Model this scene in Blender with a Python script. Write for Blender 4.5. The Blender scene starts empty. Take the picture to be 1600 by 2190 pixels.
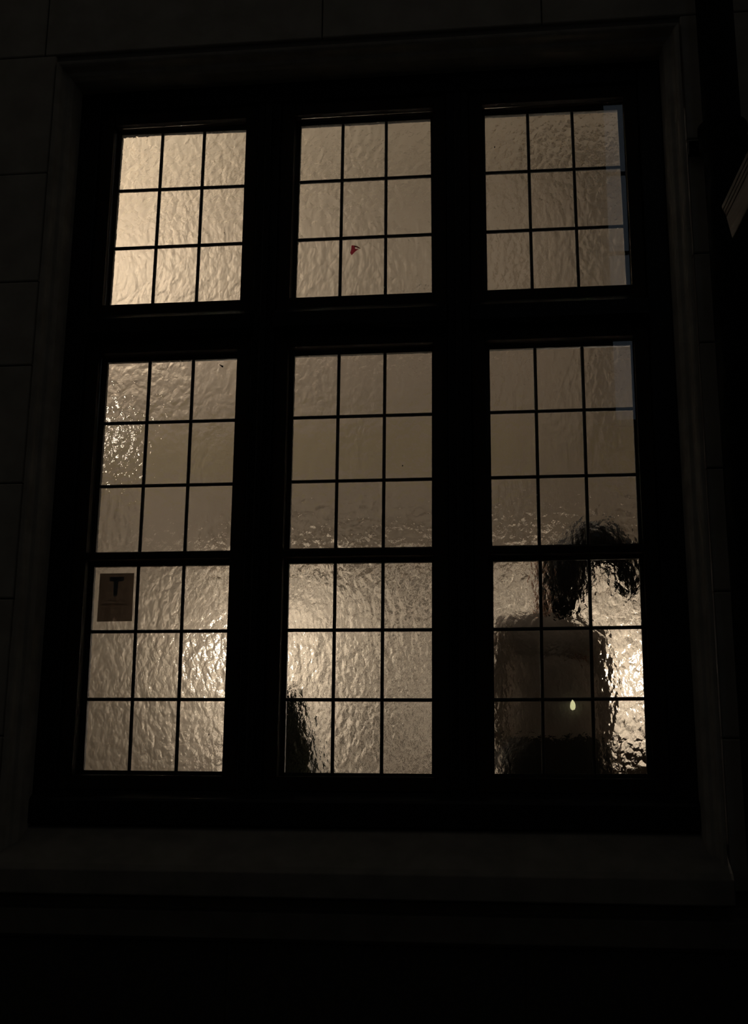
import bpy, bmesh, math, random
from mathutils import Vector, Matrix, noise as mnoise
random.seed(7)
SC = bpy.context.scene
COL = SC.collection

# ------------------------------------------------------------------ camera
CAM = Vector((0.4685, -3.6893, -0.0381)); YAW, PITCH, ROLL, FPX = -0.1149, 0.2296, 0.008, 2500.0
_f = Vector((math.sin(YAW)*math.cos(PITCH), math.cos(YAW)*math.cos(PITCH), math.sin(PITCH)))
_r0 = Vector((math.cos(YAW), -math.sin(YAW), 0)); _u0 = _r0.cross(_f)
_r = math.cos(ROLL)*_r0 + math.sin(ROLL)*_u0; _u = math.cos(ROLL)*_u0 - math.sin(ROLL)*_r0
cd = bpy.data.cameras.new('camera'); cam = bpy.data.objects.new('camera', cd); COL.objects.link(cam)
cd.sensor_fit = 'VERTICAL'; cd.sensor_height = 36.0; cd.lens = 36.0*FPX/2190.0
cd.clip_start = 0.05; cd.clip_end = 200
cam.matrix_world = Matrix(((_r.x, _u.x, -_f.x, CAM.x), (_r.y, _u.y, -_f.y, CAM.y), (_r.z, _u.z, -_f.z, CAM.z), (0, 0, 0, 1)))
SC.camera = cam

# ------------------------------------------------------------------ night sky, exposure
w = bpy.data.worlds.new('night_sky'); SC.world = w; w.use_nodes = True
w.node_tree.nodes['Background'].inputs[0].default_value = (0.0165, 0.0150, 0.0127, 1)
w.node_tree.nodes['Background'].inputs[1].default_value = 1.7
SC.view_settings.view_transform = 'Standard'
SC.view_settings.look = 'None'
SC.view_settings.gamma = 1.0
SC.view_settings.exposure = 0.0
SC.view_settings.use_curve_mapping = False
SC.cycles.max_bounces = 14; SC.cycles.transmission_bounces = 12; SC.cycles.transparent_max_bounces = 16
SC.cycles.sample_clamp_indirect = 4.0
SC.cycles.use_adaptive_sampling = True; SC.cycles.adaptive_threshold = 0.02

WARM = (1.0, 0.84, 0.64)
# ------------------------------------------------------------------ helpers
def at(px, py, Y):
    """a point on the plane y = Y seen at pixel (px, py) of the 1600 x 2190 photograph"""
    d = _f + _r*((px-800)/FPX) - _u*((py-1095)/FPX)
    return CAM + d*((Y-CAM.y)/d.y)

class MB:
    def __init__(s): s.v = []; s.f = []; s.sm = []
    def add(s, vs, fs, smooth=False):
        b = len(s.v); s.v += [tuple(v) for v in vs]
        for f in fs: s.f.append(tuple(i+b for i in f)); s.sm.append(smooth)
        return s
    def box(s, x0, x1, y0, y1, z0, z1):
        vs = [(x, y, z) for x in (x0, x1) for y in (y0, y1) for z in (z0, z1)]
        return s.add(vs, [(0, 1, 3, 2), (4, 6, 7, 5), (0, 4, 5, 1), (2, 3, 7, 6), (0, 2, 6, 4), (1, 5, 7, 3)])
    def slab(s, quad, y0, y1):
        """quad: four (x, z) corners TL TR BR BL, extruded in y"""
        n = len(quad)
        vs = [(x, y0, z) for x, z in quad] + [(x, y1, z) for x, z in quad]
        fs = [tuple(range(n-1, -1, -1)), tuple(range(n, 2*n))] + [(i, (i+1) % n, n+(i+1) % n, n+i) for i in range(n)]
        return s.add(vs, fs)
    def tube(s, pts, rads, n=12, cap=True, smooth=True):
        pts = [Vector(p) for p in pts]
        if not isinstance(rads, (list, tuple)): rads = [rads]*len(pts)
        vs = []; fs = []
        for i, p in enumerate(pts):
            t = (pts[min(i+1, len(pts)-1)] - pts[max(i-1, 0)]).normalized()
            a = t.cross(Vector((0, 0, 1)) if abs(t.z) < .9 else Vector((0, 1, 0))).normalized(); b = t.cross(a)
            for k in range(n):
                q = 2*math.pi*k/n; vs.append(p + rads[i]*(math.cos(q)*a + math.sin(q)*b))
        for i in range(len(pts)-1):
            for k in range(n): fs.append((i*n+k, i*n+(k+1) % n, (i+1)*n+(k+1) % n, (i+1)*n+k))
        s.add(vs, fs, smooth)
        if cap: s.add(vs[:n], [tuple(range(n))]); s.add(vs[-n:], [tuple(range(n-1, -1, -1))])
        return s
    def lathe(s, c, prof, n=20):
        """prof: (radius, z) pairs from bottom to top around the point c"""
        vs = []; fs = []
        for r, z in prof:
            for k in range(n):
                q = 2*math.pi*k/n; vs.append((c[0]+r*math.cos(q), c[1]+r*math.sin(q), c[2]+z))
        m = len(prof)
        for i in range(m-1):
            for k in range(n): fs.append((i*n+k, i*n+(k+1) % n, (i+1)*n+(k+1) % n, (i+1)*n+k))
        s.add(vs, fs, True)
        if prof[0][0] > 0: s.add(vs[:n], [tuple(range(n-1, -1, -1))])
        if prof[-1][0] > 0: s.add(vs[-n:], [tuple(range(n))])
        return s
    def ball(s, c, r, n=16, m=10):
        R = r if isinstance(r, (tuple, list)) else (r, r, r)
        prof = []; vs = []; fs = []
        for i in range(m+1):
            t = math.pi*i/m
            for k in range(n):
                q = 2*math.pi*k/n
                vs.append((c[0]+R[0]*math.sin(t)*math.cos(q), c[1]+R[1]*math.sin(t)*math.sin(q), c[2]-R[2]*math.cos(t)))
        for i in range(m):
            for k in range(n): fs.append((i*n+k, i*n+(k+1) % n, (i+1)*n+(k+1) % n, (i+1)*n+k))
        return s.add(vs, fs, True)
    def build(s, name, mat, parent=None, bevel=0, kind=None, origin=None):
        me = bpy.data.meshes.new(name)
        vs = s.v
        if origin is not None: vs = [(v[0]-origin[0], v[1]-origin[1], v[2]-origin[2]) for v in s.v]
        me.from_pydata(vs, [], s.f); me.validate()
        bm = bmesh.new(); bm.from_mesh(me)
        bmesh.ops.remove_doubles(bm, verts=bm.verts, dist=1e-6)
        bmesh.ops.recalc_face_normals(bm, faces=bm.faces)
        bm.to_mesh(me); bm.free()
        if any(s.sm):
            me.polygons.foreach_set('use_smooth', [True]*len(me.polygons)); me.set_sharp_from_angle(angle=math.radians(40))
        if mat: me.materials.append(mat)
        o = bpy.data.objects.new(name, me); COL.objects.link(o)
        if parent: o.parent = parent
        if origin is not None: o.location = origin if not parent else Vector(origin) - Vector(parent.get('_o', (0, 0, 0)))
        if bevel:
            b = o.modifiers.new('bevel', 'BEVEL'); b.width = bevel; b.segments = 2; b.limit_method = 'ANGLE'
        if kind: o['kind'] = kind
        return o

def tag(o, label=None, cat=None, group=None, kind=None):
    if label: o['label'] = label
    if cat: o['category'] = cat
    if group: o['group'] = group
    if kind: o['kind'] = kind
    return o
def empty(name, loc=(0, 0, 0)):
    o = bpy.data.objects.new(name, None); o.empty_display_size = .1; COL.objects.link(o); o.location = loc
    return o
def hang(o, parent):
    """parent o keeping it where it is (parents here are only translated)"""
    o.parent = parent; o.matrix_parent_inverse = Matrix.Translation(-Vector(parent.location)); return o

# ------------------------------------------------------------------ materials
def mat(name, col, rough=.6, noise=None, bump=None, spec=.5, metal=0, col2=None, mix=(.35, .7), emit=None):
    m = bpy.data.materials.new(name); m.use_nodes = True; nt = m.node_tree; b = nt.nodes['Principled BSDF']
    b.inputs['Base Color'].default_value = (*col, 1); b.inputs['Roughness'].default_value = rough
    b.inputs['Specular IOR Level'].default_value = spec; b.inputs['Metallic'].default_value = metal
    g = nt.nodes.new('ShaderNodeNewGeometry')
    if noise:
        mp = nt.nodes.new('ShaderNodeMapping'); mp.inputs['Scale'].default_value = noise if isinstance(noise, tuple) else (noise,)*3
        nt.links.new(g.outputs['Position'], mp.inputs[0])
        n = nt.nodes.new('ShaderNodeTexNoise'); n.inputs['Scale'].default_value = 1; n.inputs['Detail'].default_value = 6
        nt.links.new(mp.outputs[0], n.inputs['Vector'])
        if col2:
            r = nt.nodes.new('ShaderNodeMapRange'); r.inputs[1].default_value = mix[0]; r.inputs[2].default_value = mix[1]
            nt.links.new(n.outputs['Fac'], r.inputs[0])
            x = nt.nodes.new('ShaderNodeMix'); x.data_type = 'RGBA'; x.inputs[6].default_value = (*col, 1); x.inputs[7].default_value = (*col2, 1)
            nt.links.new(r.outputs[0], x.inputs[0]); nt.links.new(x.outputs[2], b.inputs['Base Color'])
        if bump:
            bp = nt.nodes.new('ShaderNodeBump'); bp.inputs['Distance'].default_value = bump; bp.inputs['Strength'].default_value = 1
            nt.links.new(n.outputs['Fac'], bp.inputs['Height']); nt.links.new(bp.outputs[0], b.inputs['Normal'])
    if emit:
        b.inputs['Emission Color'].default_value = (*emit[0], 1); b.inputs['Emission Strength'].default_value = emit[1]
    return m

M_stone = mat('limestone', (.40, .38, .34), .85, 9, .004, col2=(.30, .285, .25))
M_mortar = mat('mortar', (.14, .132, .118), .9, 40, .002)
M_render = mat('painted_stone', (.38, .36, .32), .75, 14, .003, col2=(.27, .255, .22))
M_plinth = mat('dark_plinth', (.05, .048, .044), .6, 60, .001, col2=(.03, .03, .028))  # much darker than the stone above
M_timber = mat('black_painted_timber', (.010, .0098, .0105), .42, (60, 60, 5), .0012, spec=.25, col2=(.016, .0155, .017))
M_sash = mat('black_sash_paint', (.034, .026, .020), .55, (50, 50, 6), .0008, spec=.2, col2=(.024, .019, .015))
M_lead = mat('lead_came', (.03, .03, .032), .5, 80, .0006)
M_iron = mat('black_cast_iron', (.006, .006, .006), .85, 50, .0006, spec=.15)
M_brown = mat('brown_varnished_timber', (.034, .021, .012), .6, (8, 3, 60), .001, col2=(.022, .013, .008))
M_plaster = mat('beige_wall_plaster', (.345, .305, .255), .9, 3.0, .002, col2=(.338, .299, .249))
M_dim_wall = mat('lower_wall_dimmed', (.272, .237, .198), .9, 3.0, .002, col2=(.262, .228, .19))  # darker tone imitates weaker light on the lower wall
M_pilaster = mat('brownish_pilaster_plaster', (.29, .25, .205), .9, 3.0, .002, col2=(.26, .222, .18))
M_olive_band = mat('olive_tint_band', (.265, .232, .165), .9, 3.0, .002, col2=(.255, .222, .157))
M_ceil = mat('cream_ceiling_paint', (.36, .32, .26), .9, 3.0, .002, col2=(.353, .314, .255))
M_panel = mat('cream_dado_light_mottle', (.76, .69, .595), .7, 5.0, .001, col2=(.20, .177, .148), mix=(.40, .62))  # dark mottle stands in for uneven light behind the glass
M_floor = mat('dark_floorboards', (.12, .07, .04), .5, (3, 40, 3), .001, col2=(.07, .04, .022))
M_street = mat('wet_paving', (.03, .03, .03), .6, 20, .004)
M_oppwall = mat('dark_brickwork', (.06, .05, .042), .9, 18, .006, col2=(.04, .034, .03))
M_hair = mat('dark_hair', (.010, .0075, .006), .5, (40, 40, 200), .002, spec=.3)
M_skin = mat('skin', (.42, .23, .15), .55, 60, .0005)
M_top = mat('taupe_jersey', (.56, .49, .44), .85, 120, .001, col2=(.46, .40, .36))
M_trouser = mat('black_cloth', (.02, .018, .016), .85, 140, .001)
M_shoe = mat('dark_leather', (.02, .016, .014), .45)
M_leaf = mat('dark_green_foliage', (.016, .021, .009), .6, 30, .001, col2=(.026, .032, .012))
M_pot = mat('brown_glazed_pot', (.07, .045, .03), .35, 20, .001)
M_bark = mat('bark', (.04, .03, .022), .9, 40, .003)
M_brass = mat('aged_brass', (.25, .17, .07), .35, 60, .0004, metal=1)

M_insect = mat('dark_insect', (.006, .005, .004), .5)
M_wing = mat('brown_wing', (.03, .024, .02), .6)
M_putty = mat('old_putty', (.02, .018, .016), .9, 60, .002)
M_globe = mat('opal_globe', (.8, .75, .65), .4, emit=((1.0, .85, .70), 84.0))
M_globe3 = mat('small_opal_globe', (.8, .75, .65), .4, emit=((1.0, .855, .71), 55.0))
M_globe5 = mat('strong_opal_globe', (.8, .75, .65), .4, emit=((1.0, .855, .71), 92.0))
M_globe2 = mat('opal_bowl', (.8, .75, .65), .4, emit=((1.0, .85, .70), 285.0))
M_fill_globe = mat('fill_lamp_globe', (.8, .75, .65), .4, emit=((1.0, .85, .70), 140.0))
M_shade = mat('fill_lamp_shade', (.03, .06, .04), .35, spec=.5)
M_bulb = mat('lantern_bulb', (.8, .8, .6), .4, emit=((1.0, .95, .50), 11.0))
M_coolwin = mat('cool_lit_glass', (.3, .34, .4), .3, 1.2, emit=((.72, .88, 1.1), .15))

def glass_mat():
    """rolled cathedral glass: low waves and a fine pebbled skin on the street face; every pane a little different"""
    m = bpy.data.materials.new('rolled_cathedral_glass'); m.use_nodes = True; nt = m.node_tree; N = nt.nodes; L = nt.links
    N.remove(N['Principled BSDF']); out = N['Material Output']
    g = N.new('ShaderNodeBsdfGlass'); g.inputs['Roughness'].default_value = 0.0; g.inputs['IOR'].default_value = 1.5
    g.inputs['Color'].default_value = (.97, .965, .95, 1); L.new(g.outputs[0], out.inputs[0])
    geo = N.new('ShaderNodeNewGeometry'); oi = N.new('ShaderNodeObjectInfo')
    off = N.new('ShaderNodeVectorMath'); off.operation = 'SCALE'; off.inputs[0].default_value = (37.0, 11.0, 53.0); L.new(oi.outputs['Random'], off.inputs['Scale'])
    add = N.new('ShaderNodeVectorMath'); add.operation = 'ADD'; L.new(geo.outputs['Position'], add.inputs[0]); L.new(off.outputs[0], add.inputs[1])
    mp = N.new('ShaderNodeMapping'); mp.inputs['Scale'].default_value = (1.0, 1.0, .72); mp.inputs['Rotation'].default_value = (0, .35, 0); L.new(add.outputs[0], mp.inputs[0])
    sep = N.new('ShaderNodeSeparateXYZ'); L.new(mp.outputs[0], sep.inputs[0]); flat = N.new('ShaderNodeCombineXYZ')
    L.new(sep.outputs['X'], flat.inputs['X']); L.new(sep.outputs['Z'], flat.inputs['Y'])
    def noise(scale, detail, rough=.5, dist=0):
        n = N.new('ShaderNodeTexNoise'); n.noise_dimensions = '2D'; n.inputs['Scale'].default_value = scale; n.inputs['Detail'].default_value = detail
        n.inputs['Roughness'].default_value = rough; n.inputs['Distortion'].default_value = dist; L.new(flat.outputs[0], n.inputs['Vector']); return n.outputs['Fac']
    def mul(a, k):
        q = N.new('ShaderNodeMath'); q.operation = 'MULTIPLY'; L.new(a, q.inputs[0])
        if isinstance(k, float): q.inputs[1].default_value = k
        else: L.new(k, q.inputs[1])
        return q.outputs[0]
    def plus(a, b):
        q = N.new('ShaderNodeMath'); q.operation = 'ADD'; L.new(a, q.inputs[0]); L.new(b, q.inputs[1]); return q.outputs[0]
    big = noise(27.0, 1.0, .45, .5); mid = noise(115.0, 1.0, .5); fine = noise(280.0, 1.0)
    def rnd(k, lo, hi):                                   # several independent per-pane numbers from the object random
        q = N.new('ShaderNodeMath'); q.operation = 'MULTIPLY'; q.inputs[1].default_value = k; L.new(oi.outputs['Random'], q.inputs[0])
        f = N.new('ShaderNodeMath'); f.operation = 'FRACT'; L.new(q.outputs[0], f.inputs[0])
        r = N.new('ShaderNodeMapRange'); r.inputs[3].default_value = lo; r.inputs[4].default_value = hi; L.new(f.outputs[0], r.inputs[0]); return r.outputs[0]
    # hammered flakes: cells bent out of shape by a noise, each cell a shallow cone
    wob = N.new('ShaderNodeTexNoise'); wob.noise_dimensions = '2D'; wob.inputs['Scale'].default_value = 45.0; wob.inputs['Detail'].default_value = 1.0; L.new(flat.outputs[0], wob.inputs['Vector'])
    ws = N.new('ShaderNodeVectorMath'); ws.operation = 'SCALE'; ws.inputs['Scale'].default_value = .022; L.new(wob.outputs['Color'], ws.inputs[0])
    wa = N.new('ShaderNodeVectorMath'); wa.operation = 'ADD'; L.new(flat.outputs[0], wa.inputs[0]); L.new(ws.outputs[0], wa.inputs[1])
    vo = N.new('ShaderNodeTexVoronoi'); vo.voronoi_dimensions = '2D'; vo.feature = 'F1'; vo.inputs['Scale'].default_value = 42.0; L.new(wa.outputs[0], vo.inputs['Vector'])
    h = plus(plus(mul(mul(big, .0036), rnd(1.0, .7, 1.3)), mul(mid, .00085)), mul(mul(fine, .00050), rnd(7.3, .6, 1.35)))
    h = plus(h, mul(mul(vo.outputs['Distance'], .0029), rnd(3.7, .55, 1.25)))
    h = mul(h, .72)
    bp = N.new('ShaderNodeBump'); bp.inputs['Strength'].default_value = 1.0; bp.inputs['Distance'].default_value = 1.0
    L.new(h, bp.inputs['Height']); L.new(bp.outputs[0], g.inputs['Normal'])
    return m
def clear_glass(name='clear_outer_glass', ior=1.45):
    m = bpy.data.materials.new(name); m.use_nodes = True; nt = m.node_tree; N = nt.nodes
    N.remove(N['Principled BSDF'])
    g = N.new('ShaderNodeBsdfGlass'); g.inputs['Roughness'].default_value = 0.0; g.inputs['IOR'].default_value = ior
    g.inputs['Color'].default_value = (.985, .99, .985, 1); nt.links.new(g.outputs[0], N['Material Output'].inputs[0]); return m
def film(name, col):
    m = bpy.data.materials.new(name); m.use_nodes = True; nt = m.node_tree; N = nt.nodes
    N.remove(N['Principled BSDF'])
    t = N.new('ShaderNodeBsdfTransparent'); t.inputs[0].default_value = (*col, 1)
    d = N.new('ShaderNodeBsdfDiffuse'); d.inputs[0].default_value = (.3, .25, .2, 1)
    x = N.new('ShaderNodeMixShader'); x.inputs[0].default_value = .06
    nt.links.new(t.outputs[0], x.inputs[1]); nt.links.new(d.outputs[0], x.inputs[2]); nt.links.new(x.outputs[0], N['Material Output'].inputs[0]); return m
M_glass = glass_mat(); M_clear = clear_glass(); M_back = clear_glass('smooth_back_of_rolled_glass', 1.5)
M_film = film('brown_tinted_film', (.33, .30, .28))
M_red = film('red_cellophane_paper', (.62, .22, .30)); M_red2 = film('red_paper_fold', (.30, .10, .10))
M_ink_blue = film('dark_blue_ink', (.30, .40, .50))
M_ink = film('dark_ink', (.55, .50, .48))

# ================================================================== large structure: facade
FY = -0.20                                            # facade plane
OX, OZ0, OZ1 = 1.045, -0.165, 2.405                   # clear opening at the frame
front = MB()
front.box(-3.2, -OX-.03, FY+.012, .12, -1.65, 4.4).box(OX+.03, 2.4, FY+.012, .12, -1.65, 4.4)
front.box(-OX-.03, OX+.03, FY+.012, .12, OZ1+.03, 4.4).box(-OX-.03, OX+.03, FY+.012, .12, -1.65, -.354).box(-OX-.03, OX+.03, .021, .12, -.354, OZ0)
wall_front = front.build('wall_front', M_mortar, kind='structure')

def stone(x0, x1, z0, z1, y1=FY+.03):
    j = .002; p = random.uniform(0, .002)
    mb = MB().box(x0+j, x1-j, FY-p, y1, z0+j, z1-j)
    return mb.build('stone_block', M_stone, wall_front, bevel=.0045)
# courses above the window
for z0, z1, xs in [(2.455, 2.86, (-2.1, -1.115, -.127, .62, 1.5, 2.3)), (2.86, 3.30, (-2.1, -1.5, -.55, .3, 1.1, 2.3))]:
    for a, b in zip(xs[:-1], xs[1:]): stone(a, b, z0, z1)
# courses left and right of the window
for z0, z1, xs in [(2.0, 2.455, (-2.1, -1.071)), (1.6, 2.0, (-2.1, -1.071)), (1.302, 1.6, (-2.1, -1.071)), (.9, 1.302, (-2.1, -1.071)),
                   (.525, .9, (-2.1, -1.071)), (.1, .525, (-2.1, -1.071)), (-.32, .1, (-2.1, -1.071))]:
    for a, b in zip(xs[:-1], xs[1:]): stone(a, b, z0, z1)
    stone(1.071, 1.6, z0, z1); stone(1.6, 2.3, z0, z1)

# moulded stone architrave around the opening (mitred sweep of one profile)
def sweep_frame(prof, xl, xr, zb, zt, bottom=False):
    """prof: (outset, y) pairs; sweeps left jamb, head, right jamb (open at the sill)"""
    mb = MB(); n = len(prof); vs = []
    for k, (sx, top) in enumerate([(-1, 0), (-1, 1), (1, 1), (1, 0)]):
        for o, y in prof:
            x = (xl-o) if sx < 0 else (xr+o); z = (zt+o) if top else zb
            vs.append((x, y, z))
    fs = []
    for k in range(3):
        for i in range(n-1): fs.append((k*n+i, k*n+i+1, (k+1)*n+i+1, (k+1)*n+i))
    fs += [tuple(range(n)), tuple(range(4*n-1, 3*n-1, -1))]
    return mb.add(vs, fs)
arch_prof = [(0, -.055), (0, -.10), (.004, -.150), (.010, -.158), (.014, -.166), (.026, -.170), (.032, -.182), (.034, -.196),
             (.040, -.203), (.050, -.206), (.050, -.15), (.03, -.055)]
arch = sweep_frame(arch_prof, -OX+.028, OX-.028, -.30, OZ1-.030).build('trim_1', M_render, kind='structure', bevel=.002)
# projecting sloped stone sill, its drip and the string course underneath
sill = MB()
sp = [(.02, -.158), (-.08, -.168), (-.235, -.268), (-.25, -.285), (-.25, -.352), (-.238, -.356), (-.2, -.352), (.02, -.352)]
vs = [(x, y, z) for x in (-1.6, 1.075) for y, z in sp]; n = len(sp)
sill.add(vs, [tuple(range(n)), tuple(range(2*n-1, n-1, -1))] + [(i, (i+1) % n, n+(i+1) % n, n+i) for i in range(n)])
sill.build('trim_2', mat('sill_stone', (.27, .255, .225), .8, 14, .003, col2=(.20, .19, .165)), kind='structure', bevel=.003)
band = MB()
sp = [(-.17, -.356), (-.195, -.362), (-.195, -.39), (-.222, -.398), (-.222, -.468), (-.205, -.478), (-.17, -.478)]
vs = [(x, y, z) for x in (-2.1, 1.6) for y, z in sp]; n = len(sp)
band.add(vs, [tuple(range(n)), tuple(range(2*n-1, n-1, -1))] + [(i, (i+1) % n, n+(i+1) % n, n+i) for i in range(n)])
band.build('trim_3', mat('weathered_stone', (.17, .16, .135), .85, 14, .003, col2=(.12, .112, .095)), kind='structure', bevel=.003)
plinth = MB()
for i, (a, b) in enumerate([(-2.1, -1.3), (-1.3, -.35), (-.35, .5), (.5, 1.6)]): plinth.box(a+.003, b-.003, -.195, -.17, -1.65, -.482)
plinth.build('baseboard_front', M_plinth, kind='structure', bevel=.003)
street = MB().box(-9, 9, -8.5, -.185, -1.75, -1.65).build('floor_street', M_street, kind='structure')

# ================================================================== large structure: the hall inside
RX0, RX1, RY, FZ, CZ = -4.6, 2.3, 3.2, -0.86, 3.84
MB().box(RX0-.1, RX1+.1, .12, RY+.1, FZ-.1, FZ).build('floor', M_floor, kind='structure')
MB().box(RX0-.1, RX1+.1, .12, RY+.1, CZ, CZ+.1).build('ceiling', M_ceil, kind='structure')
wall_back = MB().box(RX0-.1, RX1+.1, RY, RY+.1, FZ, CZ).build('wall_back', M_plaster, kind='structure')
MB().box(RX0-.1, RX0, .12, RY, FZ, CZ).build('wall_left', M_plaster, kind='structure')
MB().box(RX1, RX1+.1, .12, RY, FZ, CZ).build('wall_right', M_plaster, kind='structure')
MB().box(RX0, RX1, RY-.008, RY, 1.30, 2.68).build('trim_10', M_dim_wall, kind='structure')  # lower wall, dimmed by its colour
MB().box(RX0, RX1, RY-.04, RY, 2.68, 2.72).build('trim_11', M_dim_wall, kind='structure', bevel=.008)
# olive band made up to hint at a chroma-noise tint, picture rail, cornice
MB().box(RX0, RX1, RY-.012, RY, 1.80, 2.12).build('trim_4', M_olive_band, kind='structure')
cor = MB(); sp = [(RY, CZ-.11), (RY-.02, CZ-.11), (RY-.03, CZ-.08), (RY-.07, CZ-.04), (RY-.10, CZ-.03), (RY-.10, CZ), (RY, CZ)]
vs = [(x, y, z) for x in (RX0, RX1) for y, z in sp]; n = len(sp)
cor.add(vs, [tuple(range(n)), tuple(range(2*n-1, n-1, -1))] + [(i, (i+1) % n, n+(i+1) % n, n+i) for i in range(n)]).build('trim_6', M_ceil, kind='structure')
# pale panelled dado with a capping rail
px0 = at(466, 1300, RY).x
MB().box(px0, RX1, RY-.05, RY, FZ, 1.27).build('trim_7', M_panel, kind='structure', bevel=.004)
MB().box(px0-.02, RX1, RY-.075, RY, 1.27, 1.30).build('trim_8', M_panel, kind='structure', bevel=.004)
# pilaster on the back wall
pa, pb = at(1142, 600, RY).x, at(1248, 600, RY).x
MB().box(pa, pb, RY-.30, RY, 1.30, CZ-.11).build('trim_9', M_pilaster, kind='structure', bevel=.006)

# ================================================================== the window
win = empty('window_1'); win['kind'] = 'structure'
QP = {(0, 0): [(263, 291), (529, 280), (515, 649), (236, 661)], (0, 1): [(645, 272), (921, 257), (924, 632), (633, 643)],
      (0, 2): [(1037, 250), (1320, 237), (1340, 616), (1043, 628)], (1, 0): [(232, 777), (509, 768), (494, 1178), (206, 1182)],
      (1, 1): [(631, 763), (924, 753), (924, 1170), (620, 1174)], (1, 2): [(1047, 749), (1348, 739), (1366, 1163), (1053, 1168)],
      (2, 0): [(203, 1213), (493, 1209), (479, 1650), (180, 1647)], (2, 1): [(619, 1206), (924, 1203), (924, 1655), (609, 1652)],
      (2, 2): [(1055, 1202), (1367, 1195), (1384, 1655), (1058, 1655)]}
Q = {k: [((p := at(x, y, -.003)).x, p.z) for x, y in q] for k, q in QP.items()}   # glazed corners on the glass plane: TL TR BR BL
XE = [(-.8864, -.4277), (-.232, .232), (.424, .8826)]; ZE = [(1.5792, 2.2431), (.71, 1.3762), (0.0, .6604)]
RIM, STILE = .013, .044
YF, YSF, YB = -.076, -.060, .030
def part(mb, name, m=M_timber, bevel=.004): return mb.build(name, m, win, bevel=bevel)
sx0 = [a-RIM-STILE for a, b in XE]; sx1 = [b+RIM+STILE for a, b in XE]
zt0, zt1 = ZE[0][0]-RIM-STILE, ZE[0][1]+RIM+STILE
zc0, zc1 = ZE[2][0]-RIM-STILE, ZE[1][1]+RIM+STILE
G = .0015
part(MB().box(-OX, sx0[0]-G, YF, YB, OZ0+.09, OZ1), 'jamb'); part(MB().box(sx1[2]+G, OX, YF, YB, OZ0+.09, OZ1), 'jamb')
part(MB().box(sx0[0]-G, sx1[2]+G, YF, YB, zt1+G, OZ1), 'head')
for i in (0, 1):
    part(MB().box(sx1[i]+G, sx0[i+1]-G, YF+.004, YB, zc0-.02, zt1+G), 'mullion')
    part(MB().box((sx1[i]+sx0[i+1])/2-.012, (sx1[i]+sx0[i+1])/2+.012, YF-.008, YF+.006, zc0+.004, zt1), 'mullion_bead', bevel=.006)
tr = MB()
sp = [(YB, zc1+G), (YF-.018, zc1+G), (YF-.030, zc1+.012), (YF-.030, zt0-.026), (YF-.006, zt0-.008), (YF, zt0-G), (YB, zt0-G)]
for i in range(3):
    mb = MB(); n = len(sp); vs = [(x, y, z) for x in (sx0[i]-.0005, sx1[i]+.0005) for y, z in sp]
    mb.add(vs, [tuple(range(n)), tuple(range(2*n-1, n-1, -1))] + [(a, (a+1) % n, n+(a+1) % n, n+a) for a in range(n)])
    part(mb, 'transom', bevel=.002)
sp = [(YB, OZ0+.004), (-.098, OZ0+.004), (-.098, OZ0+.074), (-.092, OZ0+.082), (-.06, zc0-.006), (-.055, zc0-G), (YB, zc0-G)]
mb = MB(); n = len(sp); vs = [(x, y, z) for x in (-OX-.012, OX-.018) for y, z in sp]
mb.add(vs, [tuple(range(n)), tuple(range(2*n-1, n-1, -1))] + [(a, (a+1) % n, n+(a+1) % n, n+a) for a in range(n)])
part(mb, 'timber_sill', bevel=.002)

for i in range(3):
    for a, b in ((zt0, zt1), (zc0, zc1)):
        mb = MB().box(sx0[i]-.014, sx0[i]+.012, YB+.0005, YB+.016, a-.014, b+.014).box(sx1[i]-.012, sx1[i]+.014, YB+.0005, YB+.016, a-.014, b+.014)
        mb.box(sx0[i]+.012, sx1[i]-.012, YB+.0005, YB+.016, a-.014, a+.012).box(sx0[i]+.012, sx1[i]-.012, YB+.0005, YB+.016, b-.012, b+.014)
        part(mb, 'stop_bead', bevel=.002)

def bil(q, u, v):
    (ax, az), (bx, bz), (cx, cz), (dx, dz) = q
    x = (ax*(1-u)+bx*u)*(1-v) + (dx*(1-u)+cx*u)*v; z = (az*(1-u)+bz*u)*(1-v) + (dz*(1-u)+cz*u)*v
    return x, z
def came_bar(p0, p1, half, name, parent):
    """an H-section lead came between two (x, z) points, rounded face"""
    d = Vector((p1[0]-p0[0], 0, p1[1]-p0[1])); t = d.normalized(); nrm = Vector((t.z, 0, -t.x))
    mb = MB(); prof = [(-half, -.0015), (-half*.9, -.0042), (-half*.45, -.0064), (0, -.0070), (half*.45, -.0064), (half*.9, -.0042), (half, -.0015)]
    prof += [(a, -y) for a, y in reversed(prof)]
    n = len(prof); vs = []
    for p in (p0, p1):
        for a, y in prof: vs.append((p[0]+nrm.x*a, y, p[1]+nrm.z*a))
    mb.add(vs, [tuple(range(n)), tuple(range(2*n-1, n-1, -1))] + [(i, (i+1) % n, n+(i+1) % n, n+i) for i in range(n)])
    return mb.build(name, M_lead, parent)
US = (0, .325, .66, 1); VS = (0, .327, .66, 1)
CH = .0056
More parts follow.
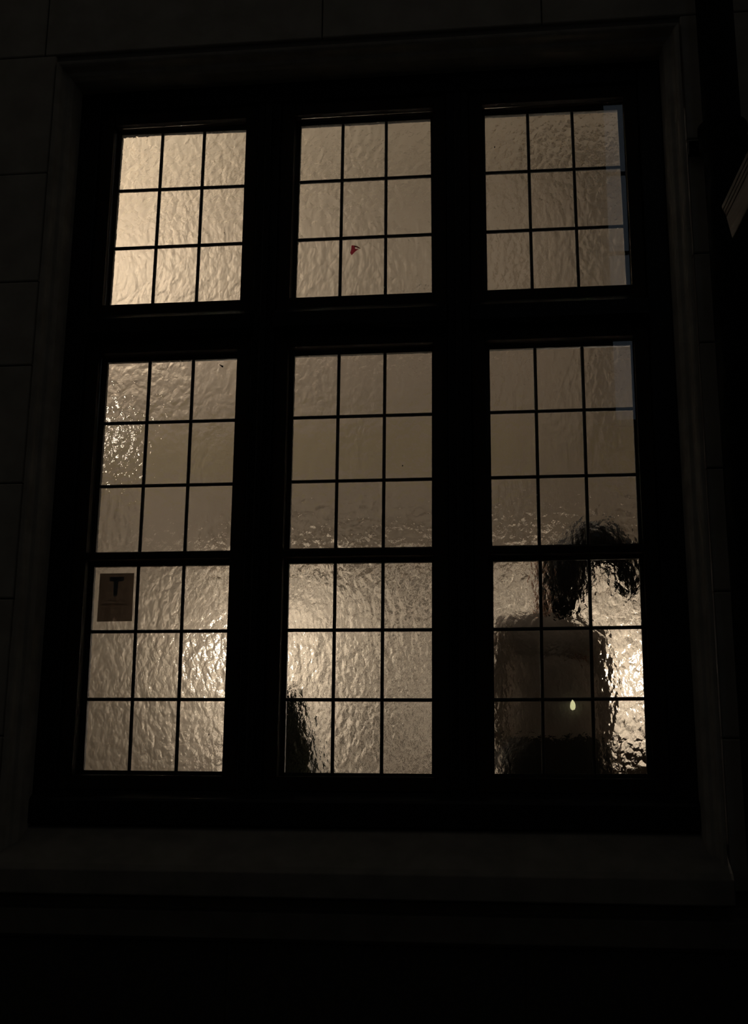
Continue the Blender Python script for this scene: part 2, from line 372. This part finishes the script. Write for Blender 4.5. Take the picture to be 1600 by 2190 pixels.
def sash(name, rows, c):
    x0, x1 = sx0[c], sx1[c]; z1 = ZE[rows[0]][1]+RIM+STILE; z0 = ZE[rows[-1]][0]-RIM-STILE
    ox0, ox1 = XE[c][0]-RIM, XE[c][1]+RIM
    fr = MB().box(x0, ox0, YSF, YB, z0, z1).box(ox1, x1, YSF, YB, z0, z1)
    zs = [z1] + [v for r in rows for v in (ZE[r][1]+RIM, ZE[r][0]-RIM)] + [z0]
    for k in range(0, len(zs), 2): fr.box(ox0, ox1, YSF, YB, zs[k+1], zs[k])
    f = fr.build(name, M_sash, win, bevel=.003)
    for r in rows:
        q = Q[(r, c)]
        # glazing fillet: thin dark border the cames are soldered to
        ring = MB(); oq = [(ox0-.002, ZE[r][1]+RIM+.002), (ox1+.002, ZE[r][1]+RIM+.002), (ox1+.002, ZE[r][0]-RIM-.002), (ox0-.002, ZE[r][0]-RIM-.002)]
        vs = [(x, y, z) for y in (-.0085, .0085) for (x, z) in oq+q]
        fs = []
        for i in range(4):
            j = (i+1) % 4
            fs += [(i, j, 4+j, 4+i), (8+i, 12+i, 12+j, 8+j), (4+i, 4+j, 12+j, 12+i), (i, 8+i, 8+j, j)]
        ring.add(vs, fs).build('edge_came', M_lead, f)
        for u in US[1:3]: came_bar(bil(q, u, -.005), bil(q, u, 1.005), CH, 'came', f)
        for v in VS[1:3]: came_bar(bil(q, -.005, v), bil(q, 1.005, v), CH, 'came', f)
        for i in range(3):
            for j in range(3):
                g = .0006; cr = [bil(q, US[i]-g, VS[j]-g), bil(q, US[i+1]+g, VS[j]-g), bil(q, US[i+1]+g, VS[j+1]+g), bil(q, US[i]-g, VS[j+1]+g)]
                mb = MB(); mb.slab(cr, -.0014, .0014)
                cx = sum(p[0] for p in cr)/4; cz = sum(p[1] for p in cr)/4
                pn = mb.build('pane', M_glass, f, origin=(cx, 0, cz)); pn.data.materials.append(M_back)
                for pf in pn.data.polygons: pf.material_index = 0 if pf.normal.y < -.5 else 1        # rolled face to the street, smooth face to the hall
        MB().box(ox0+.0005, ox1-.0005, -.0335, -.0305, ZE[r][0]-RIM+.0005, ZE[r][1]+RIM-.0005).build('outer_pane', M_clear, f)
    return f
for c in range(3): sash('top_light', (0,), c)
for c in range(3): sash('casement', (1, 2), c)

# crumbs of old putty along the foot of the two left top lights
def crumbs(c, u0, u1, n):
    mb = MB(); q = Q[(0, c)]
    for k in range(n):
        u = random.uniform(u0, u1); x, z = bil(q, u, .997); r = random.uniform(.002, .0042)
        mb.ball((x, -.0105, z), (r*1.5, .0015, r), 6, 4)
    o = mb.build('putty_crumbs', M_putty, win, kind='stuff')
crumbs(0, .72, .98, 9); crumbs(1, .02, .95, 12)

# specks of dirt stuck to the panes
mb = MB()
for x, y, r in ((480, 498, .0016), (481, 501, .0012), (861, 996, .0022), (1328, 760, .0014), (897, 610, .0012), (447, 1571, .0020), (447, 1588, .0012), (447, 1594, .0011), (1058, 315, .0022), (1330, 1415, .0014)):
    p = at(x, y, -.002); mb.ball((p.x, -.002, p.z), (r, .0006, r*1.4), 6, 4)
mb.build('dirt_specks', M_putty, win, kind='stuff')

# ------------------------------------------------------------------ things on the glass
YG = -.0016                                              # street face of the leaded panes
def onglass(px, py, y=YG): return at(px, py, y)
# the tinted sticker
st = MB(); qs = [((p := onglass(x, y, -.0085)).x, p.z) for x, y in [(213, 1226), (286, 1225), (281, 1328), (206, 1329)]]
st.slab(qs, -.0020, -.0016)
sticker = st.build('window_sticker', M_film)
tag(sticker, 'brown tinted sticker with a dark blue letter T stuck on the left casement glass', 'sticker')
def stpt(u, v): return bil(qs, u, v)
logo = MB()
logo.slab([stpt(.29, .075), stpt(.71, .075), stpt(.705, .165), stpt(.285, .165)], -.0023, -.0021)
logo.slab([stpt(.41, .166), stpt(.55, .166), stpt(.535, .47), stpt(.43, .47)], -.0023, -.0021)
logo.build('logo_letter', M_ink_blue, sticker)
orb = MB(); pts = []
for k in range(41):
    t = 2*math.pi*k/40; a, b = .34, .115; cx, cy = .47, .315; an = math.radians(43)
    u = a*math.cos(t); v = b*math.sin(t); pts.append((cx+u*math.cos(an)-v*math.sin(an), cy+.70*(u*math.sin(an)+v*math.cos(an))))
for k in range(40):
    (u0, v0), (u1, v1) = pts[k], pts[k+1]; w0 = .012
    if .40 < (u0+u1)/2 < .56 and .16 < (v0+v1)/2 < .33: continue        # the orbit passes behind the letter
    orb.slab([stpt(u0-w0, v0), stpt(u0+w0, v0), stpt(u1+w0, v1), stpt(u1-w0, v1)], -.0023, -.0021)
orb.build('logo_orbit', M_ink, sticker)
# three lines of small print too faint to read: word-shaped runs of short strokes
txt = MB()
for v, h, words in [(.555, .028, [(.28, .52), (.57, .70)]), (.635, .034, [(.12, .37), (.41, .425), (.48, .88)]), (.725, .018, [(.14, .30), (.33, .52), (.55, .80)]), (.84, .016, [(.52, .78)])]:
    for a, b in words:
        u = a
        while u < b:
            s_ = random.uniform(.016, .026); t_ = random.uniform(-.3, .2)*h
            txt.slab([stpt(u, v+t_), stpt(u+s_*.72, v+t_), stpt(u+s_*.72, v+h), stpt(u, v+h)], -.0023, -.0021); u += s_
txt.build('small_print', M_ink, sticker)

# torn red scrap
def poly(pxs, y0, y1, name, m, parent=None):
    pts = [((p := at(x, y, y0)).x, p.z) for x, y in pxs]
    return MB().slab(pts, y0, y1).build(name, m, parent)
sc_ = poly([(752, 525), (756, 525), (762, 527.5), (759, 530), (760, 532.5), (766.5, 533.2), (761, 537), (755, 543), (752.5, 546), (749, 541), (751, 535)], -.0026, -.0018, 'paper_scrap', M_red)
poly([(757, 525.2), (765, 527), (770.5, 530.8), (771.5, 531.8), (769, 531.6), (763, 529), (758.5, 528)], -.0030, -.0020, 'curled_strip', M_red2, sc_)
tag(sc_, 'torn scrap of red paper stuck on the middle top light', 'paper')
# resting insect: body, folded wing, head
p = at(475.5, 783.5, -.005); q = at(469, 779.6, -.005); hd = at(476.8, 784.6, -.005)
bug = MB().ball((p.x, -.004, p.z), (.0036, .0022, .0033), 10, 7).build('insect', M_insect)
tag(bug, 'small dark insect resting in the upper right corner of the left casement', 'insect')
MB().tube([(p.x, -.0045, p.z), ((p.x+q.x)/2, -.005, (p.z+q.z)/2), (q.x, -.0045, q.z)], [.0026, .0020, .0006], 8).build('wing', M_wing, bug)
MB().ball((hd.x, -.0042, hd.z-.001), .0017, 8, 6).build('head', M_insect, bug)

# ================================================================== things on the facade
# black downpipe right of the window
dp = empty('downpipe', (1.165, -.30, -1.65))
def dpart(mb, name, bevel=0): return hang(mb.build(name, M_iron, bevel=bevel), dp)
dpart(MB().tube([(1.165, -.30, -1.64), (1.165, -.30, 1.93)], .062, 24), 'pipe')
dpart(MB().tube([(1.165, -.30, 1.90), (1.165, -.30, 3.3)], .058, 24), 'pipe')
dpart(MB().lathe((1.165, -.30, 1.90), [(.062, -.02), (.072, -.01), (.074, .0), (.072, .05), (.076, .055), (.076, .075), (.06, .08)], 24), 'socket')
dpart(MB().box(1.072, 1.258, -.235, -.2, 1.935, 1.975), 'bracket', .004)
tag(dp, 'black cast iron downpipe on the wall right of the window', 'pipe')
# moulded timber board of a porch, jutting out from the wall at far right
bm_ = empty('timber_bracket', (1.6, -.22, 1.62))
e0, e1 = at(1566, 512, -.62), at(1545, 436, -.62)            # foot and head of its far end
run = Vector((.10, -1.0, .10))
def board(a, b, th, name, k0=0.0, k1=1.0):
    p = e0.lerp(e1, a); q = e0.lerp(e1, b); mb = MB(); vs = []
    for k in (k0, k1):
        for c, dx in ((p, 0), (q, 0), (q, th), (p, th)): vs.append(c+run*k+Vector((dx, 0, 0)))
    mb.add(vs, [(0, 1, 2, 3), (7, 6, 5, 4), (0, 4, 5, 1), (1, 5, 6, 2), (2, 6, 7, 3), (3, 7, 4, 0)])
    return hang(mb.build(name, M_brown, bevel=.003), bm_)
board(0, .62, .035, 'board'); board(.625, .74, .045, 'moulding', .0); board(.745, .86, .055, 'moulding', -.006); board(.865, 1.0, .07, 'moulding', -.012)
hang(MB().box(e0.x+.072, 1.75, -.66, -.56, e0.z-.02, e0.z+.20).build('cross_beam', M_brown, bevel=.004), bm_)
hang(MB().box(1.62, 1.75, -.56, -.2, e0.z-.02, e0.z+.20).build('wall_bearer', M_brown, bevel=.004), bm_)
tag(bm_, 'brown moulded timber board jutting from the wall at the right edge', 'bracket')

# ================================================================== lamps in the hall, some unseen and added as fill
def pendant(x, y, z, r, label, gm=M_globe, name='pendant_lamp'):
    t = empty(name, (x, y, CZ)); tag(t, label, 'lamp')
    hang(MB().ball((x, y, z), r, 20, 14).build('globe', gm), t)
    hang(MB().lathe((x, y, z+r*.9), [(r*.30, 0), (r*.42, .015), (r*.40, .05), (.012, .07)], 20).build('gallery', M_brass), t)
    hang(MB().tube([(x, y, z+r*.9+.06), (x, y, CZ-.03)], .006, 8).build('rod', M_brass), t)
    hang(MB().lathe((x, y, CZ-.035), [(.012, -.0), (.05, .012), (.06, .034)], 20).build('ceiling_rose', M_brass), t)
    return t
p = at(203, 925, 2.5); pendant(p.x, p.y, p.z, .050, 'glowing globe lamp behind the left frame, nearest the insect', M_globe3)
p = at(522, 1395, 2.89); pendant(p.x, p.y, p.z, .085, 'glowing globe lamp behind the mullion between left and middle casements')
p = at(1392, 1450, 2.90); pendant(p.x, p.y, p.z, .084, 'glowing globe lamp behind the right edge of the right casement', M_globe5)
p = at(1182, 1430, 2.95); pendant(p.x, p.y, p.z, .043, 'unseen globe lamp added behind the person to brighten the dado')  # added fill lamp, lifts the dado beside the head
t = pendant(-2.62, 2.25, 2.86, .14, 'large globe lamp in an added light-cutting bowl, high beyond the top left light', M_globe2, 'bowl_lamp')
hang(MB().lathe((-2.62, 2.25, 2.62), [(.02, 0), (.14, .02), (.225, .10), (.26, .20), (.25, .20), (.215, .11), (.13, .035), (.02, .015)], 28).build('bowl', M_ceil), t)  # unseen bowl added to hold this lamp's light off the lower wall
for x, lab in ((-.75, 'unseen shaded lamp added to fill the back wall, left of centre'), (1.05, 'unseen shaded lamp added to fill the back wall, right of centre')):
    t = pendant(x, 1.0, 3.38, .075, lab, M_fill_globe, 'fill_lamp')  # unseen fill lamp, added to brighten the back wall
    hang(MB().lathe((x, 1.0, 3.385), [(.19, 0), (.185, .012), (.14, .06), (.06, .085), (.02, .12), (.016, .12), (.055, .078), (.135, .052), (.182, .0), (.19, 0)], 24).build('shade', M_shade), t)  # shade added to keep the fill light off the ceiling

# dark sideboard standing against the wall under the right-hand lamp
sx_a, sx_b, s_top = at(1262, 1600, 2.75).x, 2.2, at(1340, 1612, 2.75).z
sb = empty('sideboard', ((sx_a+sx_b)/2, 2.9, FZ)); tag(sb, 'dark low sideboard behind the lowest pane at the right', 'cabinet')
M_dwood = mat('dark_oak', (.035, .024, .016), .45, (4, 4, 40), .001, col2=(.02, .014, .010))
hang(MB().box(sx_a, sx_b, 2.76, 3.14, FZ+.08, s_top-.03).build('body', M_dwood, bevel=.004), sb)
hang(MB().box(sx_a-.03, sx_b+.03, 2.73, 3.15, s_top-.03, s_top).build('top', M_dwood, bevel=.006), sb)
hang(MB().box(sx_a+.03, sx_b-.03, 2.80, 3.12, FZ, FZ+.08).build('plinth', M_dwood), sb)
for k in range(3):
    wd = (sx_b-sx_a)/3
    d = hang(MB().box(sx_a+wd*k+.01, sx_a+wd*(k+1)-.01, 2.742, 2.759, FZ+.10, s_top-.05).build('door', M_dwood, bevel=.003), sb)
    kb = MB().ball((sx_a+wd*k+.05, 2.73, FZ+.55), .014, 10, 8).build('knob', M_brass); kb.parent = d; kb.matrix_parent_inverse = d.matrix_parent_inverse.copy()
    kb.matrix_parent_inverse = Matrix.Translation(Vector(sb.location)*0)

# ================================================================== the plant behind the middle casement
PX, PY = -.305, .48
pl = empty('potted_plant', (PX, PY, FZ))
tag(pl, 'dark green cone-shaped plant behind the lower left panes of the middle casement', 'plant')
hang(MB().lathe((PX, PY, FZ), [(.13, 0), (.15, .02), (.19, .28), (.205, .29), (.205, .33), (.18, .33), (.17, .30)], 24).build('pot', M_pot), pl)
hang(MB().tube([(PX, PY, FZ+.26), (PX+.01, PY, FZ+.7), (PX, PY, FZ+1.18)], [.02, .016, .006], 8).build('stem', M_bark), pl)
core = MB(); prof = []
for k in range(13):
    t = k/12; prof.append((max(.004, .25*(1-t)**.75*(.35+.65*min(1, t*6))), .36+t*.80))
core.lathe((PX, PY, FZ), prof, 22)
fo = core.build('foliage', M_leaf)
for v in fo.data.vertices:
    d = mnoise.noise(Vector(v.co)*14)*.018; v.co.x += d; v.co.y += d*.6
hang(fo, pl)
lv = MB()
for k in range(900):
    t = random.random()**1.3; a = random.uniform(0, 2*math.pi); r = .25*(1-t)**.75*(.35+.65*min(1, t*6))*random.uniform(.85, 1.06)
    c = Vector((PX+r*math.cos(a), PY+r*math.sin(a), FZ+.36+t*.80)); o = Vector((math.cos(a), math.sin(a), random.uniform(-.1, .9))).normalized()
    sd = o.cross(Vector((0, 0, 1))).normalized()*.007; l = random.uniform(.02, .038)
    lv.add([c, c+o*l*.5+sd, c+o*l, c+o*l*.5-sd], [(0, 1, 2, 3)])
hang(lv.build('leaves', M_leaf, kind='stuff'), pl)

# ================================================================== the person behind the right casement
PYY = .37
def P3(px, py, dy=0): return at(px, py, PYY+dy)
def skin_mesh(name, nodes, edges, m, levels=2, root=0):
    """nodes: (Vector, rx, ry); grows one continuous surface"""
    me = bpy.data.meshes.new(name); me.from_pydata([n[0] for n in nodes], edges, []); me.materials.append(m)
    o = bpy.data.objects.new(name, me); COL.objects.link(o)
    o.modifiers.new('skin', 'SKIN').use_smooth_shade = True
    sv = me.skin_vertices[0].data
    for i, n in enumerate(nodes): sv[i].radius = (n[1], n[2]); sv[i].use_root = (i == root)
    s = o.modifiers.new('sub', 'SUBSURF'); s.levels = levels; s.render_levels = levels
    return o
hx, hy = at(1180, 1450, PYY).x, PYY                                    # neck axis
Z = lambda h: FZ+h                                      # heights above the hall floor
person = empty('person', (hx, hy, FZ))
tag(person, 'person with a high dark ponytail in a taupe top, blurred behind the right casement glass', 'person')
def nd(x, y, h, rx, ry=None): return (Vector((hx+x, hy+y, Z(h))), rx, ry or rx)
B = []; Eg = []
def addn(n, par=None):
    B.append(n); i = len(B)-1
    if par is not None: Eg.append((par, i))
    return i
pel = addn(nd(.0, 0, .93, .135, .10))
sp1 = addn(nd(0, 0, 1.06, .120, .09), pel); sp2 = addn(nd(0, 0, 1.20, .135, .10), sp1); che = addn(nd(0, 0, 1.30, .14, .10), sp2)
nb = addn(nd(.0, 0, 1.385, .062, .060), che); nk = addn(nd(.012, .005, 1.44, .050, .050), nb); h1 = addn(nd(.024, .015, 1.50, .062, .072), nk)
h2 = addn(nd(.030, .015, 1.57, .074, .088), h1); h3 = addn(nd(.036, .01, 1.635, .060, .072), h2)
nose = addn(nd(-.048, .085, 1.535, .010, .012), h1); 
chin = addn(nd(-.022, .065, 1.475, .022, .020), h1)
# arms: right one hangs, left one is lifted out to the side and bent
def hand(par, wrist, dirv, side):
    wv = Vector(wrist); d = Vector(dirv).normalized(); s = Vector(side).normalized()
    palm = addn((wv+d*.05, .034, .016), par); kn = addn((wv+d*.085, .036, .014), palm)
    for k, (o_, l_) in enumerate(((-.027, .062), (-.009, .072), (.009, .068), (.026, .052))):
        a = addn((wv+d*.10+s*o_, .0085, .0085), kn); b = addn((wv+d*(.10+l_*.5)+s*o_*1.1+Vector((0, .006, 0)), .008, .008), a)
        addn((wv+d*(.10+l_)+s*o_*1.1+Vector((0, .018, 0)), .0065, .0065), b)
    t1 = addn((wv+d*.05-s*.040, .0105, .0105), palm); addn((wv+d*.085-s*.052, .009, .009), t1)
sr = addn(nd(.140, 0, 1.295, .055), che); er = addn(nd(.160, .02, 1.03, .040), sr); wr = addn(nd(.165, .10, .80, .028), er)
hand(wr, B[wr][0], (0, .25, -1), (0, 1, .2))
sl = addn(nd(-.145, 0, 1.345, .055), che); el = addn(nd(-.165, .05, 1.07, .040), sl); wl = addn(nd(-.165, .14, .84, .028), el)
hand(wl, B[wl][0], (0, .3, -1), (0, -1, -.2))
for sx in (1, -1):
    hp = addn(nd(.085*sx, 0, .84, .092, .098), pel); kn = addn(nd(.09*sx, .01, .48, .058), hp); an = addn(nd(.09*sx, -.01, .09, .040), kn)
    ft = addn(nd(.095*sx, .09, .035, .036, .030), an); addn(nd(.10*sx, .17, .03, .030, .024), ft)
body = skin_mesh('body', B, Eg, M_skin); hang(body, person)
# clothes: a top with sleeves, trousers, shoes
B = []; Eg = []
a = addn(nd(0, 0, .87, .176, .136)); b = addn(nd(0, 0, 1.12, .172, .13), a); c_ = addn(nd(0, 0, 1.25, .172, .130), b); d_ = addn(nd(0, 0, 1.325, .150, .115), c_); addn(nd(0, 0, 1.395, .075, .072), d_)
s = addn(nd(.140, 0, 1.292, .070), d_); e = addn(nd(.160, .02, 1.04, .054), s); addn(nd(.165, .085, .84, .042), e)
s = addn(nd(-.150, 0, 1.345, .072), d_); e = addn(nd(-.168, .05, 1.08, .056), s); addn(nd(-.166, .12, .87, .044), e)
top = skin_mesh('top', B, Eg, M_top); hang(top, person)
B = []; Eg = []
a = addn(nd(0, 0, 1.055, .188, .160)); b = addn(nd(0, 0, .90, .192, .160), a)
for sx in (1, -1):
    h = addn(nd(.095*sx, 0, .80, .108, .112), b); k_ = addn(nd(.095*sx, .01, .48, .078), h); addn(nd(.095*sx, -.005, .10, .064), k_)
hang(skin_mesh('trousers', B, Eg, M_trouser), person)
for sx in (1, -1):
    B = []; Eg = []
    a = addn(nd(.093*sx, -.03, .045, .046, .044)); b = addn(nd(.097*sx, .08, .042, .046, .040), a); addn(nd(.10*sx, .18, .034, .038, .030), b)
    hang(skin_mesh('shoe', B, Eg, M_shoe), person)
# face details on the far left side of the head
for e_ in (-.0, .05):
    hang(MB().ball((hx-.030+e_*.6, hy+.072+e_*.5, Z(1.565)), .011, 10, 8).build('eye', mat('eye_white', (.6, .58, .55), .3)), person)
hang(MB().ball((hx-.036, hy+.085, Z(1.497)), (.010, .022, .007), 10, 6).build('mouth', mat('lips', (.30, .10, .08), .5)), person)
hang(MB().ball((hx-.008, hy-.062, Z(1.545)), (.018, .009, .030), 10, 8).build('ear', M_skin), person)
# hair: a cap over the skull, a full bun and a ponytail that arcs to the right and falls
def lump(mb, amp, sc, o): 
    for v in o.data.vertices:
        n_ = mnoise.noise(Vector(v.co)*sc)*amp + mnoise.noise(Vector(v.co)*sc*2.7)*amp*.5
        v.co += v.normal*n_
    return o
cap = MB()
hc = P3(1211, 1228); cap.ball((hc.x, hc.y-.01, hc.z), (.090, .104, .116), 28, 18)
lo = P3(1204, 1285); cap.ball((lo.x, lo.y-.02, lo.z), (.058, .068, .072), 24, 14)
o = cap.build('hair', M_hair); lump(None, .008, 26, o); hang(o, person)
pt = [P3(1238, 1190), P3(1258, 1158), P3(1284, 1158), P3(1312, 1178), P3(1336, 1196), P3(1345, 1226), P3(1340, 1262), P3(1334, 1278)]
o = MB().tube(pt, [.070, .082, .080, .070, .068, .058, .038, .010], 20).build('ponytail', M_hair); lump(None, .010, 30, o); hang(o, person)

# ================================================================== across the lane: what the outer panes mirror
opp = MB().box(-9, 9, -8.9, -8.5, -1.65, 9).build('wall_opposite', M_oppwall, kind='structure')
wx0, wx1, wz0, wz1 = 1.64, 2.55, 3.75, 7.6
sw = empty('stair_window', (2.1, -8.5, wz0)); tag(sw, 'tall cool-lit stair window across the lane, mirrored in the right panes', 'window')
for k in range(4):
    a = wz0 + (wz1-wz0)*k/4; b = wz0 + (wz1-wz0)*(k+1)/4
    for xa, xb in ((wx0, (wx0+wx1)/2), ((wx0+wx1)/2, wx1)):
        hang(MB().box(xa+.02, xb-.02, -8.485, -8.475, a+.02, b-.02).build('pane', M_coolwin), sw)
fr = MB().box(wx0-.06, wx0, -8.5, -8.44, wz0-.06, wz1+.06).box(wx1, wx1+.06, -8.5, -8.44, wz0-.06, wz1+.06).box(wx0, wx1, -8.5, -8.44, wz0-.06, wz0).box(wx0, wx1, -8.5, -8.44, wz1, wz1+.06)
for k in range(1, 4): fr.box(wx0, wx1, -8.49, -8.45, wz0+(wz1-wz0)*k/4-.02, wz0+(wz1-wz0)*k/4+.02)
fr.box((wx0+wx1)/2-.02, (wx0+wx1)/2+.02, -8.49, -8.45, wz0, wz1)
hang(fr.build('frame', M_timber), sw)
lx, ly, lz = 1.085, -8.0, .735
ln = empty('wall_lantern', (lx, -8.5, lz)); tag(ln, 'small lantern across the lane mirrored as a pale yellow bulb in the right casement', 'lamp')
hang(MB().lathe((lx, ly, lz-.050), [(.004, 0), (.020, .008), (.027, .03), (.025, .062), (.014, .084), (.005, .100)], 16).build('bulb', M_bulb), ln)
hang(MB().lathe((lx, ly, lz+.08), [(.03, 0), (.075, .02), (.03, .06), (.008, .075)], 6).build('cap', M_iron), ln)
hang(MB().tube([(lx, ly, lz+.14), (lx, ly-.2, lz+.2), (lx, -8.49, lz+.1)], .01, 8).build('arm', M_iron), ln)
hang(MB().lathe((lx, -8.487, lz+.1), [(.0, -.05), (.05, 0), (.0, .05)], 8).build('wall_plate', M_iron), ln)
